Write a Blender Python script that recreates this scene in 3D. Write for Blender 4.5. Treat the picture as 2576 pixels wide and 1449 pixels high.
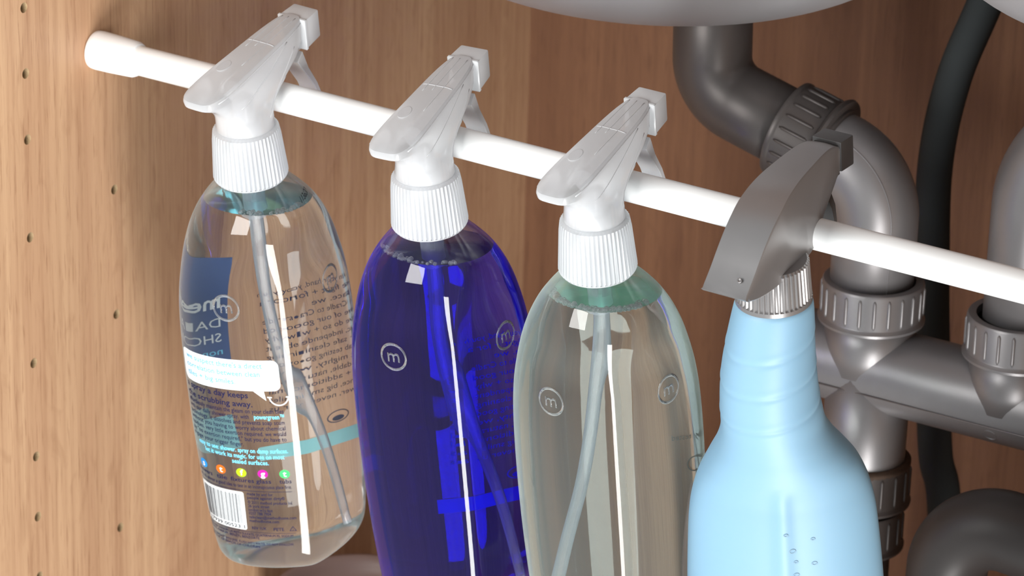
import bpy, bmesh, math, random
from math import sin, cos, pi, radians, sqrt, atan2
from mathutils import Vector, Matrix
import numpy as np

random.seed(7)
SC = bpy.context.scene
COL = SC.collection
for o in list(bpy.data.objects):
    bpy.data.objects.remove(o)

# ------------------------------------------------------------------ camera
F_PX, TH, PH, RO = 9000.0, radians(30.7), radians(22.5), radians(1.6)
FWD = Vector((-sin(TH)*cos(PH), cos(TH)*cos(PH), -sin(PH)))
R0 = Vector((cos(TH), sin(TH), 0)); U0 = R0.cross(FWD)
RT = R0*cos(RO) + U0*sin(RO); UP = U0*cos(RO) - R0*sin(RO)
cam_d = bpy.data.cameras.new('camera'); cam = bpy.data.objects.new('camera', cam_d); COL.objects.link(cam)
cam_d.sensor_width = 36; cam_d.lens = 36*F_PX/2576; cam_d.clip_start = .05
M = Matrix((RT, UP, -FWD)).transposed().to_4x4(); M.translation = (1.03387, -1.33240, 1.19198)
cam.matrix_world = M
cam_d.dof.use_dof = True; cam_d.dof.focus_distance = 1.62; cam_d.dof.aperture_fstop = 20
SC.camera = cam

# ------------------------------------------------------------------ light
w = bpy.data.worlds.new('room_light'); SC.world = w; w.use_nodes = True
wn = w.node_tree.nodes['Background']; wn.inputs[0].default_value = (.86, .95, 1, 1); wn.inputs[1].default_value = .40
def area(name, loc, target, sx, sy, power, col):
    l = bpy.data.lights.new(name, 'AREA'); l.shape = 'RECTANGLE'; l.size = sx; l.size_y = sy; l.energy = power; l.color = col
    o = bpy.data.objects.new(name, l); COL.objects.link(o); o.location = loc
    o.rotation_euler = (Vector(target)-Vector(loc)).to_track_quat('-Z', 'Y').to_euler(); return o
area('added_side_fill', (.17, -.57, .72), (.2, .1, .5), .28, .28, 3.3, (1, .985, .96))  # added lamp with no known source, grades the left panel from front to back
area('added_low_bounce_lamp', (1.0, -.71, -.26), (.22, 0, .44), .30, 1.15, 20.5, (1, .99, .97))  # added area lamp imitating light bounced from below, sized for the ridge highlights
SC.view_settings.view_transform = 'Standard'; SC.view_settings.look = 'None'
SC.view_settings.gamma = 1; SC.view_settings.use_curve_mapping = False
SC.view_settings.exposure = 0.28
SC.cycles.max_bounces = 18; SC.cycles.transmission_bounces = 14; SC.cycles.transparent_max_bounces = 24
SC.cycles.glossy_bounces = 6; SC.cycles.diffuse_bounces = 4
SC.cycles.sample_clamp_indirect = 6

# ------------------------------------------------------------------ materials
def mat(name):
    m = bpy.data.materials.new(name); m.use_nodes = True
    return m, m.node_tree.nodes, m.node_tree.links, m.node_tree.nodes['Principled BSDF']
def setp(b, **k):
    for n, v in k.items():
        n = n.replace('_', ' ')
        if isinstance(v, tuple) and len(v) == 3 and 'Color' in n: v = (*v, 1)
        b.inputs[n].default_value = v
def s2l(r, g, b):
    return tuple(((c/255+.055)/1.055)**2.4 if c > 10 else c/255/12.92 for c in (r, g, b))
def plain(name, col, rough=.5, noise=.0, nscale=40, **k):
    m, N, L, b = mat(name); setp(b, Base_Color=col, Roughness=rough, **k)
    if noise:
        t = N.new('ShaderNodeTexCoord'); n = N.new('ShaderNodeTexNoise'); n.inputs['Scale'].default_value = nscale
        n.inputs['Detail'].default_value = 6
        L.new(t.outputs['Object'], n.inputs['Vector'])
        r = N.new('ShaderNodeMapRange'); r.inputs['To Min'].default_value = 1-noise; r.inputs['To Max'].default_value = 1+noise
        L.new(n.outputs['Fac'], r.inputs['Value'])
        x = N.new('ShaderNodeVectorMath'); x.operation = 'SCALE'; x.inputs[0].default_value = col
        L.new(r.outputs[0], x.inputs['Scale']); L.new(x.outputs[0], b.inputs['Base Color'])
    return m
def wood(name, axis, c_lo, c_hi, c_pore):
    # axis: 'y' for a board facing x, 'x' for a board facing y; grain runs along z
    m, N, L, b = mat(name)
    t = N.new('ShaderNodeTexCoord')
    def nz(scale, detail=4, dist=0.0, rough=.5):
        mp = N.new('ShaderNodeMapping'); mp.inputs['Scale'].default_value = scale
        L.new(t.outputs['Object'], mp.inputs['Vector'])
        n = N.new('ShaderNodeTexNoise'); n.inputs['Scale'].default_value = 1; n.inputs['Detail'].default_value = detail
        n.inputs['Distortion'].default_value = dist; n.inputs['Roughness'].default_value = rough
        L.new(mp.outputs[0], n.inputs['Vector']); return n
    def ramp(src, p0, p1, c0=(0, 0, 0, 1), c1=(1, 1, 1, 1)):
        r = N.new('ShaderNodeValToRGB'); e = r.color_ramp.elements
        e[0].position = p0; e[1].position = p1; e[0].color = c0; e[1].color = c1
        L.new(src, r.inputs[0]); return r
    S = (lambda a, c: (0, a, c)) if axis == 'y' else (lambda a, c: (a, 0, c))
    broad = nz(S(38, 1.6), 5, .6); mid = nz(S(240, 5), 4, .3, .6); pore = nz(S(620, 34), 3, .2, .6); fleck = nz(S(60, 22), 4, 2.2)
    base = ramp(broad.outputs['Fac'], .3, .7, (*c_lo, 1), (*c_hi, 1))
    m1 = N.new('ShaderNodeMix'); m1.data_type = 'RGBA'; m1.blend_type = 'MIX'
    r1 = ramp(mid.outputs['Fac'], .42, .66); k1 = N.new('ShaderNodeMath'); k1.operation = 'MULTIPLY'; k1.inputs[1].default_value = .30
    L.new(r1.outputs[0], k1.inputs[0]); L.new(k1.outputs[0], m1.inputs[0]); L.new(base.outputs[0], m1.inputs[6]); m1.inputs[7].default_value = (*c_pore, 1)
    m2 = N.new('ShaderNodeMix'); m2.data_type = 'RGBA'
    r2 = ramp(pore.outputs['Fac'], .56, .70); k2 = N.new('ShaderNodeMath'); k2.operation = 'MULTIPLY'; k2.inputs[1].default_value = .5
    L.new(r2.outputs[0], k2.inputs[0]); L.new(k2.outputs[0], m2.inputs[0]); L.new(m1.outputs[2], m2.inputs[6]); m2.inputs[7].default_value = (*c_pore, 1)
    m3 = N.new('ShaderNodeMix'); m3.data_type = 'RGBA'
    r3 = ramp(fleck.outputs['Fac'], .55, .72); k3 = N.new('ShaderNodeMath'); k3.operation = 'MULTIPLY'; k3.inputs[1].default_value = .22
    L.new(r3.outputs[0], k3.inputs[0]); L.new(k3.outputs[0], m3.inputs[0]); L.new(m2.outputs[2], m3.inputs[6]); m3.inputs[7].default_value = (*c_pore, 1)
    L.new(m3.outputs[2], b.inputs['Base Color'])
    setp(b, Roughness=.5, Specular_IOR_Level=.3)
    bp = N.new('ShaderNodeBump'); bp.inputs['Strength'].default_value = .12; bp.inputs['Distance'].default_value = .0005; bp.invert = True
    L.new(r2.outputs[0], bp.inputs['Height']); L.new(bp.outputs[0], b.inputs['Normal'])
    return m
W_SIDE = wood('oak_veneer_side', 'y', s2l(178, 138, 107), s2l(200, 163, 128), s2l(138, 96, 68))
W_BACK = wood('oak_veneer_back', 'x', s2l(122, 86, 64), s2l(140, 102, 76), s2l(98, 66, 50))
CHIP = plain('chipboard_core', s2l(170, 145, 110), .9, .35, 900)
WHITE = plain('white_enamel', (.93, .95, .95), .3)
WHITE2 = plain('white_rubber_cap', (.93, .94, .94), .5)
STEEL = plain('satin_steel', (.50, .50, .52), .42, .06, 30, Metallic=.55)
GREY = plain('silver_grey_pipe_plastic', (.26, .25, .255), .40, .10, 25, Metallic=.55)
GREY_D = plain('darkened_grey_pipe_plastic', (.10, .088, .084), .40, .12, 25, Metallic=.4)  # darker grey puts the sink bowl's shade into the drain pipe colour
SPRAY_G = plain('silver_grey_trigger_plastic', (.27, .26, .26), .32, .06, 60, Metallic=.55)
SPRAY_D = plain('dark_grey_trigger_plastic', (.05, .048, .048), .4)
BLACK = plain('black_rubber', (.038, .044, .046), .8, Specular_IOR_Level=.2)
CABLE = plain('black_clip_plastic', (.02, .022, .022), .25)
GREY_T = plain('shade_darkened_trap_plastic', (.05, .045, .044), .45, .12, 25, Metallic=.1)  # trap grey darkened further, blocked light put into the colour
TUB = plain('taupe_plastic', s2l(140, 118, 112), .45)
DARKBOX = plain('dark_brown_plastic', s2l(58, 50, 48), .5)
PENCIL = plain('pencil_mark', s2l(70, 55, 50), .8)
def cloudy(name, col, clear, gloss_r=.25, trans=.45):
    # milky thin plastic: diffuse + translucent, partly see-through, soft gloss on top
    m, N, L, b = mat(name); out = N['Material Output']
    d = N.new('ShaderNodeBsdfDiffuse'); d.inputs[0].default_value = (*col, 1)
    tr = N.new('ShaderNodeBsdfTranslucent'); tr.inputs[0].default_value = (*col, 1)
    tp = N.new('ShaderNodeBsdfTransparent'); tp.inputs[0].default_value = (.97, .985, 1, 1)
    g = N.new('ShaderNodeBsdfGlossy'); g.inputs['Roughness'].default_value = gloss_r
    m1 = N.new('ShaderNodeMixShader'); m1.inputs[0].default_value = trans; L.new(d.outputs[0], m1.inputs[1]); L.new(tr.outputs[0], m1.inputs[2])
    m2 = N.new('ShaderNodeMixShader'); L.new(m1.outputs[0], m2.inputs[1]); L.new(tp.outputs[0], m2.inputs[2])
    lw = N.new('ShaderNodeLayerWeight'); lw.inputs[0].default_value = .35
    r = N.new('ShaderNodeMapRange'); r.inputs['To Min'].default_value = clear; r.inputs['To Max'].default_value = clear*.15
    L.new(lw.outputs['Facing'], r.inputs['Value']); L.new(r.outputs[0], m2.inputs[0])
    fr = N.new('ShaderNodeFresnel'); fr.inputs[0].default_value = 1.45
    m3 = N.new('ShaderNodeMixShader'); L.new(fr.outputs[0], m3.inputs[0]); L.new(m2.outputs[0], m3.inputs[1]); L.new(g.outputs[0], m3.inputs[2])
    L.new(m3.outputs[0], out.inputs[0]); N.remove(b); return m
FROST = cloudy('frosted_polypropylene', (.95, .96, .98), .52, .25, .32)
FROST_CAP = cloudy('frosted_ribbed_cap', (.93, .95, .98), .30)
NOZ = cloudy('milky_nozzle_plastic', (.93, .95, .97), .16)
TUBE = cloudy('clear_tube_plastic', (.8, .86, .94), .80)
RIB = cloudy('frosted_rib', (.95, .96, .98), .25)
def glass(name, ior, col=(1, 1, 1), rough=0.0, absorb=None, dens=0):
    m, N, L, b = mat(name); out = N['Material Output']; N.remove(b)
    g = N.new('ShaderNodeBsdfRefraction'); g.inputs['Color'].default_value = (*col, 1); g.inputs['IOR'].default_value = ior
    g.inputs['Roughness'].default_value = rough
    g = N.new('ShaderNodeBsdfGlass'); g.inputs['Color'].default_value = (*col, 1); g.inputs['IOR'].default_value = ior; g.inputs['Roughness'].default_value = rough
    L.new(g.outputs[0], out.inputs['Surface'])
    if absorb:
        v = N.new('ShaderNodeVolumeAbsorption'); v.inputs['Color'].default_value = (*absorb, 1); v.inputs['Density'].default_value = dens
        L.new(v.outputs[0], out.inputs['Volume'])
    return m
PET = glass('clear_bottle_plastic', 1.45)
LIQ = {'aqua': glass('pale_aqua_liquid', 1.33/1.45, absorb=(.72, .90, .92), dens=4),
       'blue': glass('deep_blue_liquid', 1.33/1.45, absorb=(.10, .03, .93), dens=52),
       'green': glass('pale_green_liquid', 1.33/1.45, absorb=(.70, .93, .87), dens=6)}
LIQTOP = glass('liquid_surface', 1.33)
def edge_lit_wall(name, col, base, edge):
    """clear, faintly milky bottle wall with refracted room light painted in at its edges"""
    m = PET.copy(); m.name = name; N, L = m.node_tree.nodes, m.node_tree.links
    g = [n for n in N if n.type == 'BSDF_GLASS'][0]; out = [n for n in N if n.type == 'OUTPUT_MATERIAL'][0]
    d = N.new('ShaderNodeBsdfDiffuse'); d.inputs[0].default_value = (*col, 1)
    t = N.new('ShaderNodeBsdfTranslucent'); t.inputs[0].default_value = (*col, 1)
    a = N.new('ShaderNodeMixShader'); a.inputs[0].default_value = .5; L.new(d.outputs[0], a.inputs[1]); L.new(t.outputs[0], a.inputs[2])
    lw = N.new('ShaderNodeLayerWeight'); lw.inputs[0].default_value = .5
    p = N.new('ShaderNodeMath'); p.operation = 'POWER'; p.inputs[1].default_value = 2.2; L.new(lw.outputs['Facing'], p.inputs[0])
    r = N.new('ShaderNodeMapRange'); r.inputs['To Min'].default_value = base; r.inputs['To Max'].default_value = edge; L.new(p.outputs[0], r.inputs['Value'])
    x = N.new('ShaderNodeMixShader'); L.new(r.outputs[0], x.inputs[0]); L.new(g.outputs[0], x.inputs[1]); L.new(a.outputs[0], x.inputs[2])
    L.new(x.outputs[0], out.inputs['Surface']); return m
SKIN = {'aqua': edge_lit_wall('clear_plastic_painted_edge_light', (.85, .95, .96), .008, .55), 'blue': edge_lit_wall('blue_plastic_painted_edge_light', (.16, .10, .85), .02, .5), 'green': edge_lit_wall('hazy_green_plastic_painted_edge_light', (.84, .96, .90), .035, .95)}  # pale edge colour stands in for refracted room light; low base is haze
BUB = cloudy('foam_bubble_film', (.9, .95, .95), .86, .05, .5)
def ink(name, col, rough=.6): return plain(name, col, rough, Specular_IOR_Level=.15)
NAVY = ink('navy_ink', s2l(26, 28, 66)); CYAN = ink('cyan_ink', s2l(120, 215, 245)); WINK = ink('white_ink', (.74, .77, .78))
PALEC = ink('pale_cyan_ink', s2l(105, 180, 212)); BLK = ink('black_ink', (.02, .02, .03)); AQUA = ink('aqua_band_ink', s2l(150, 205, 205))
SLATE = ink('slate_blue_ink', s2l(60, 82, 130)); BLUEINK = ink('blue_ink', s2l(30, 60, 220)); GREYINK = ink('grey_ink', s2l(95, 92, 90))

# ------------------------------------------------------------------ helpers
def link(o, parent=None):
    COL.objects.link(o)
    if parent: o.parent = parent
    return o
def obj(name, bm, m, parent=None, smooth=True, angle=None, label=None):
    me = bpy.data.meshes.new(name)
    if isinstance(bm, bpy.types.Mesh): me = bm
    else:
        bm.normal_update(); bm.to_mesh(me); bm.free()
    if not isinstance(m, (list, tuple)): m = [m]
    if len(me.materials) == 0:
        for x in m: me.materials.append(x)
    for p in me.polygons: p.use_smooth = smooth
    if smooth and angle is not None:
        me.set_sharp_from_angle(angle=radians(angle))
    o = bpy.data.objects.new(name, me)
    if label: o['label'] = label
    return link(o, parent)
def empty(name, M4, label, cat, group=None):
    o = bpy.data.objects.new(name, None); o.matrix_world = M4; o.empty_display_size = .02
    o['label'] = label; o['category'] = cat
    if group: o['group'] = group
    return link(o)
def box_bm(x0, x1, y0, y1, z0, z1, bev=0, seg=2):
    bm = bmesh.new(); bmesh.ops.create_cube(bm, size=1)
    for v in bm.verts: v.co = Vector(((x0+x1)/2+v.co.x*(x1-x0), (y0+y1)/2+v.co.y*(y1-y0), (z0+z1)/2+v.co.z*(z1-z0)))
    if bev: bmesh.ops.bevel(bm, geom=bm.edges[:], offset=bev, segments=seg, affect='EDGES', profile=.6)
    return bm
def loft(rings, cap0=True, cap1=True, bm=None, close=True):
    bm = bm or bmesh.new(); R = [[bm.verts.new(p) for p in r] for r in rings]; n = len(R[0])
    for a, b in zip(R, R[1:]):
        for i in range(n if close else n-1): bm.faces.new((a[i], a[(i+1) % n], b[(i+1) % n], b[i]))
    if cap0: bm.faces.new(R[0][::-1])
    if cap1: bm.faces.new(R[-1])
    return bm
def circ(c, r, z, n=48): return [(c[0]+r*cos(2*pi*i/n), c[1]+r*sin(2*pi*i/n), z) for i in range(n)]
def lathe(prof, n=64, cap0=True, cap1=True, bm=None, c=(0, 0)): return loft([circ(c, r, z, n) for r, z in prof], cap0, cap1, bm)
def bezier_path(pts, n=12):
    P = [Vector(p) for p in pts]; P = [P[0]*2-P[1]] + P + [P[-1]*2-P[-2]]; out = []
    for i in range(1, len(P)-2):
        a, b, c, d = P[i-1:i+3]
        for k in range(n):
            t = k/n; out.append(.5*((2*b)+(c-a)*t+(2*a-5*b+4*c-d)*t*t+(3*b-a-3*c+d)*t**3))
    out.append(P[-2]); return out
def arc_path(pts, rad, n=14):
    """polyline with circular fillets"""
    P = [Vector(p) for p in pts]; out = [P[0]]
    for i in range(1, len(P)-1):
        a = (P[i-1]-P[i]).normalized(); b = (P[i+1]-P[i]).normalized(); ang = a.angle(b); r = rad[i-1] if isinstance(rad, (list, tuple)) else rad
        d = r/math.tan(ang/2); s = P[i]+a*d; e = P[i]+b*d; bis = (a+b).normalized(); c = P[i]+bis*(r/sin(ang/2))
        u = (s-c); v = (e-c); tot = u.angle(v)
        for k in range(n+1):
            t = k/n; out.append(c+(u*sin((1-t)*tot)+v*sin(t*tot))/sin(tot))
    out.append(P[-1]); return out
def tube(path, r, n=40, bm=None, caps=True):
    path = [Vector(p) for p in path]; T = [(path[min(i+1, len(path)-1)]-path[max(i-1, 0)]).normalized() for i in range(len(path))]
    nrm = T[0].orthogonal().normalized(); rings = []
    for i, p in enumerate(path):
        if i: q = T[i-1].rotation_difference(T[i]); nrm = (q @ nrm)
        bn = T[i].cross(nrm); rr = r[i] if isinstance(r, (list, tuple)) else r
        rings.append([p+(nrm*cos(2*pi*k/n)+bn*sin(2*pi*k/n))*rr for k in range(n)])
    return loft(rings, caps, caps, bm)
def append(bm, other, M4=None):
    me = bpy.data.meshes.new('t'); other.to_mesh(me); other.free()
    if M4: me.transform(M4)
    bm.from_mesh(me); bpy.data.meshes.remove(me)
def fix(bm): bmesh.ops.recalc_face_normals(bm, faces=bm.faces[:]); return bm
def struct(name, bm, m, label=None, parent=None, **k):
    o = obj(name, bm, m, parent, **k)
    if not parent:
        o['kind'] = 'structure'
        if label: o['label'] = label
    return o
def disc_dir(p, d, prof, n=64):
    """lathe profile (r, h) around axis d from point p"""
    q = Vector(d).normalized().to_track_quat('Z', 'X').to_matrix().to_4x4(); q.translation = p
    bm = lathe(prof, n); bm.transform(q); return bm

# ------------------------------------------------------------------ cabinet shell
ZR = .62; YB = .4218; YF = -.115; XR = .62; ZT = .94
def wall_with_holes():
    bm = box_bm(-.018, 0, YF, YB, -.03, ZT)
    me = bpy.data.meshes.new('wall_left'); bm.to_mesh(me); bm.free()
    me.materials.append(W_SIDE); me.materials.append(CHIP)
    o = bpy.data.objects.new('wall_left', me); COL.objects.link(o)
    cb = bmesh.new()
    for y, z in [(-.0547, z) for z in (.6560, .6228, .589, .538, .4707, .4195, .3858, .352)]+[(.0132, z) for z in (.5418, .4735, .352)]:
        c = bmesh.new(); bmesh.ops.create_cone(c, cap_ends=True, segments=24, radius1=.0026, radius2=.0026, depth=.022)
        append(cb, c, Matrix.Translation((0, y, z)) @ Matrix.Rotation(pi/2, 4, 'Y'))
    cm = bpy.data.meshes.new('c'); cb.to_mesh(cm); cb.free(); cm.materials.append(CHIP)
    co = bpy.data.objects.new('c', cm); COL.objects.link(co)
    md = o.modifiers.new('b', 'BOOLEAN'); md.operation = 'DIFFERENCE'; md.object = co; md.solver = 'EXACT'
    try: md.material_mode = 'TRANSFER'
    except Exception: pass
    dg = bpy.context.evaluated_depsgraph_get(); nm = bpy.data.meshes.new_from_object(o.evaluated_get(dg))
    o.modifiers.clear(); o.data = nm; nm.name = 'wall_left'
    bpy.data.objects.remove(co)
    for p in nm.polygons:
        p.use_smooth = False
        c = p.center
        if c.x < -.0005 and abs(p.normal.x) < .99 and YF+.002 < c.y < YB-.002 and 0 < c.z < ZT-.01: p.material_index = min(1, len(nm.materials)-1)
        if -.0115 < c.x < -.0105: p.material_index = min(1, len(nm.materials)-1)
    o['kind'] = 'structure'; o['label'] = 'left oak veneer side panel with shelf pin holes'
wall_with_holes()
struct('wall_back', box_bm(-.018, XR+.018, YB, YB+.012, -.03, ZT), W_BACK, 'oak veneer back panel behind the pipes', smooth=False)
struct('wall_right', box_bm(XR, XR+.018, YF, YB, -.03, ZT), W_SIDE, 'right oak veneer side panel', smooth=False)
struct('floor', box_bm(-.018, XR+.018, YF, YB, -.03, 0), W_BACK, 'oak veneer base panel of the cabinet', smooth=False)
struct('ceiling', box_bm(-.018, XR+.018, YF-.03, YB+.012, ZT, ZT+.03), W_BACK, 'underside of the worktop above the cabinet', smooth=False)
# small nail in the side panel, pencil line on the back panel
o = obj('nail_head', disc_dir((0, .387, .6), (1, 0, 0), [(.0012, -.001), (.0012, .0004), (.0008, .0007)], 16), PENCIL, None); o['label'] = 'tiny dark nail head in the shaded left panel near the corner'; o['category'] = 'nail'

# ------------------------------------------------------------------ tension rod
SL = -.0175
def rodz(x): return ZR+SL*x
rod = empty('tension_rod', Matrix.Translation((0, 0, ZR)), 'white enamelled tension rod carrying the four spray bottles', 'rod')
d = Vector((1, 0, SL)).normalized()
obj('tube', disc_dir((.02, 0, SL*.02), d, [(.0073, 0), (.0073, .30), (.0073, .585)], 64), WHITE, rod, angle=40)
obj('end_cap', disc_dir((0, 0, 0), d, [(.0088, 0), (.0096, .0006), (.0098, .003), (.0096, .012), (.0090, .0245), (.0082, .0262), (.0073, .0264)], 64), WHITE2, rod, angle=50)
obj('end_cap', disc_dir((.62, 0, SL*.62), -d, [(.0088, 0), (.0098, .003), (.0090, .0245), (.0073, .0264)], 48), WHITE2, rod, angle=50)

# ------------------------------------------------------------------ bottle geometry (local: z up, origin at rim centre, metres)
A, RDG, FRT = .0458, .0355, .0300
NS = 240
def section(scale, blend, grow=0):
    """closed outline; ridge at angle -90 (towards -y local) ; blend 0 = circle, 1 = bottle section. scale = half width"""
    pts = []
    for i in range(NS):
        a = 2*pi*i/NS - pi/2
        ca, sa = cos(a), sin(a)
        n, m, dep = (1.25, 1.75, RDG/A) if sa < 0 else (2.2, 2.0, FRT/A)
        s, t = abs(ca), abs(sa)/dep
        lo, hi = 0., 3.
        for _ in range(34):
            k = (lo+hi)/2
            if (s*k)**n+(t*k)**m > 1: hi = k
            else: lo = k
        r = lo*blend+(1-blend)
        r = r*scale+grow
        pts.append((r*ca, r*sa))
    return pts
SEC1 = section(1, 1)
SEC1 = [Vector(p) for p in SEC1]
def smooth_sec(P, it=2):
    for _ in range(it):
        P = [(P[i-1]+P[i]*2+P[(i+1) % len(P)])/4 for i in range(len(P))]
    return P
SEC1 = smooth_sec(SEC1, 14)
PROF = [(-.010, .0125), (-.002, .0130), (.000, .0160), (.003, .0185), (.006, .0212), (.010, .0248), (.016, .0295), (.024, .0340), (.034, .0378), (.046, .0408), (.058, .0428), (.075, .0441), (.1, .0446), (.13, .0443), (.16, .0432), (.185, .0416), (.202, .0399), (.208, .0382), (.2115, .0352), (.2130, .0300), (.2130, .0150)]
def interp(x, tab):
    if x <= tab[0][0]: return tab[0][1]
    for (a, b), (c, e) in zip(tab, tab[1:]):
        if x <= c: return b+(e-b)*(x-a)/(c-a)
    return tab[-1][1]
def catm(tab, n=5):
    out = []
    P = [Vector((a, b)) for a, b in tab]; P = [P[0]]+P+[P[-1]]
    for i in range(1, len(P)-2):
        a, b, c, e = P[i-1:i+3]
        for k in range(n):
            t = k/n; q = .5*((2*b)+(c-a)*t+(2*a-5*b+4*c-e)*t*t+(3*b-a-3*c+e)*t**3); out.append((q.x, q.y))
    out.append(tab[-1]); return out
PROFS = PROF[:3]+catm(PROF[2:-1], 4)[1:]+[PROF[-1]]
def blend_at(d): 
    t = min(1, max(0, (d-.001)/.048)); return t*t*(3-2*t)
def ring(d, s, grow=0):
    b = blend_at(d); out = []
    for p in SEC1:
        r1 = p.length; r = (r1*b+(1-b)); k = (r*s+grow)/r1
        out.append((p.x*k, p.y*k, -d))
    return out
def outer_bm(grow=0, cap=True):
    rings = []
    for d, s in PROFS:
        dd = d
        if d > .2: dd = d+grow  # grow < 0 lifts the inner floor
        rings.append(ring(dd, s, grow))
    return rings
def surf(u, d, off):
    """u = arc length from the ridge (negative = left seen from outside), d = depth below rim"""
    s = interp(d, PROFS); R = ring(d, s, off)
    i0 = 0; acc = 0; step = -1 if u < 0 else 1; u = abs(u); i = 0
    while True:
        a = R[i % NS]; b = R[(i+step) % NS]; l = math.hypot(a[0]-b[0], a[1]-b[1])
        if acc+l >= u: t = (u-acc)/l; return Vector((a[0]+(b[0]-a[0])*t, a[1]+(b[1]-a[1])*t, -d))
        acc += l; i += step
        if abs(i) > NS: return Vector(b)
_cache = {}
def surf_fast(u, d, off):
    key = round(d*2000)
    if (key, off) not in _cache:
        dd = key/2000; R = np.array(ring(dd, interp(dd, PROFS), off))[:, :2]
        Rr = np.vstack([R[:NS//2+1]]); Rl = np.vstack([R[:1], R[:NS//2-1:-1]])
        cr = np.r_[0, np.cumsum(np.linalg.norm(np.diff(Rr, axis=0), axis=1))]; cl = np.r_[0, np.cumsum(np.linalg.norm(np.diff(Rl, axis=0), axis=1))]
        _cache[(key, off)] = (Rr, cr, Rl, cl)
    Rr, cr, Rl, cl = _cache[(key, off)]
    R, c = (Rr, cr) if u >= 0 else (Rl, cl); a = abs(u)
    return Vector((float(np.interp(a, c, R[:, 0])), float(np.interp(a, c, R[:, 1])), -d))

# printed matter: flat meshes in (u, v) wrapped on the bottle
def text_bm(s, size, x, y, align='LEFT', bm=None, width=None, spacing=1.0, mirror=False, bold=0):
    cu = bpy.data.curves.new('t', 'FONT'); cu.body = s; cu.size = size; cu.align_x = align; cu.resolution_u = 2; cu.offset = bold; cu.space_character = spacing
    o = bpy.data.objects.new('t', cu); COL.objects.link(o); dg = bpy.context.evaluated_depsgraph_get(); dg.update()
    me = bpy.data.meshes.new_from_object(o.evaluated_get(dg)); bpy.data.objects.remove(o)
    if len(me.vertices) and width:
        xs = [v.co.x for v in me.vertices]; w0 = max(xs)-min(xs); k = width/w0
        for v in me.vertices: v.co.x = (v.co.x-min(xs))*k
    for v in me.vertices: v.co = Vector(((-v.co.x if mirror else v.co.x)+x, v.co.y+y, 0))
    bm = bm or bmesh.new(); bm.from_mesh(me); bpy.data.meshes.remove(me); return bm
def shape_bm(pts, bm=None):
    bm = bm or bmesh.new(); vs = [bm.verts.new((p[0], p[1], 0)) for p in pts]; bm.faces.new(vs); return bm
def grid_fill(bm, cut=.003):
    # slice flat shapes so they can bend around the bottle
    xs = [v.co.x for v in bm.verts]; x = math.floor(min(xs)/cut)*cut+cut
    while x < max(xs):
        bmesh.ops.bisect_plane(bm, geom=bm.verts[:]+bm.edges[:]+bm.faces[:], plane_co=(x, 0, 0), plane_no=(1, 0, 0)); x += cut
    ys = [v.co.y for v in bm.verts]; y = math.floor(min(ys)/.006)*.006+.006
    while y < max(ys):
        bmesh.ops.bisect_plane(bm, geom=bm.verts[:]+bm.edges[:]+bm.faces[:], plane_co=(0, y, 0), plane_no=(0, 1, 0)); y += .006
    return bm
def rrect(x0, x1, y0, y1, r, n=6):
    out = []
    for cx, cy, a0 in ((x1-r, y1-r, 0), (x0+r, y1-r, 90), (x0+r, y0+r, 180), (x1-r, y0+r, 270)):
        for k in range(n+1):
            a = radians(a0+90*k/n); out.append((cx+r*cos(a), cy+r*sin(a)))
    return out
def ell(cx, cy, rx, ry, n=28): return [(cx+rx*cos(2*pi*i/n), cy+ry*sin(2*pi*i/n)) for i in range(n)]
def ringshape(cx, cy, rx, ry, wd, bm=None, a0=0, a1=360, n=40):
    bm = bm or bmesh.new(); vs = []
    for i in range(n+1):
        a = radians(a0+(a1-a0)*i/n); vs.append((bm.verts.new((cx+rx*cos(a), cy+ry*sin(a), 0)), bm.verts.new((cx+(rx-wd)*cos(a), cy+(ry-wd)*sin(a), 0))))
    for a, b in zip(vs, vs[1:]): bm.faces.new((a[0], b[0], b[1], a[1]))
    return bm
def wrap(bm, off, skew=0.0, u0=0.0):
    bm.verts.ensure_lookup_table()
    for v in bm.verts:
        u, d = v.co.x, -v.co.y
        d = d+skew*(u-u0)
        v.co = surf_fast(u, d, off)
    return bm
mm = .001

# ------------------------------------------------------------------ trigger head (local to bottle, nozzle towards +y)
HT = [(26, -14.0, 14.0, 14.0, 14.0, 2.0), (29, -14.6, 14.2, 14, 14, 2.0), (33, -15.6, 15.6, 13.0, 12.8, 2.1), (38, -17.2, 20.5, 11.6, 11.0, 2.4),
      (41, -18.8, 28.0, 11.0, 9.6, 2.7), (44, -21, 36.5, 10.8, 8.6, 2.9), (48, -25, 46, 11.0, 8.3, 3.0), (52, -30, 50, 11.3, 8.1, 3.2), (55.5, -35.2, 50, 11.8, 8.0, 3.6),
      (58, -38.2, 50, 12.2, 7.9, 4), (60.4, -39.0, 50, 12.2, 7.8, 4), (61.8, -38.6, 50, 11.8, 7.6, 4), (62.5, -37.4, 49.6, 11.0, 7.1, 4)]
def head_ring(z, y0, y1, wr, wf, e, n=56):
    yc, hy = (y0+y1)/2, (y1-y0)/2; out = []
    for i in range(n):
        a = 2*pi*i/n; c, s = cos(a), sin(a)
        cy = math.copysign(abs(c)**(2/e), c); sx = math.copysign(abs(s)**(2/e), s)
        y = yc+hy*cy; t = (y-y0)/(y1-y0); wv = wr+(wf-wr)*t
        zz = z
        out.append((wv*sx*mm, y*mm, zz*mm))
    return out
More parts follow.
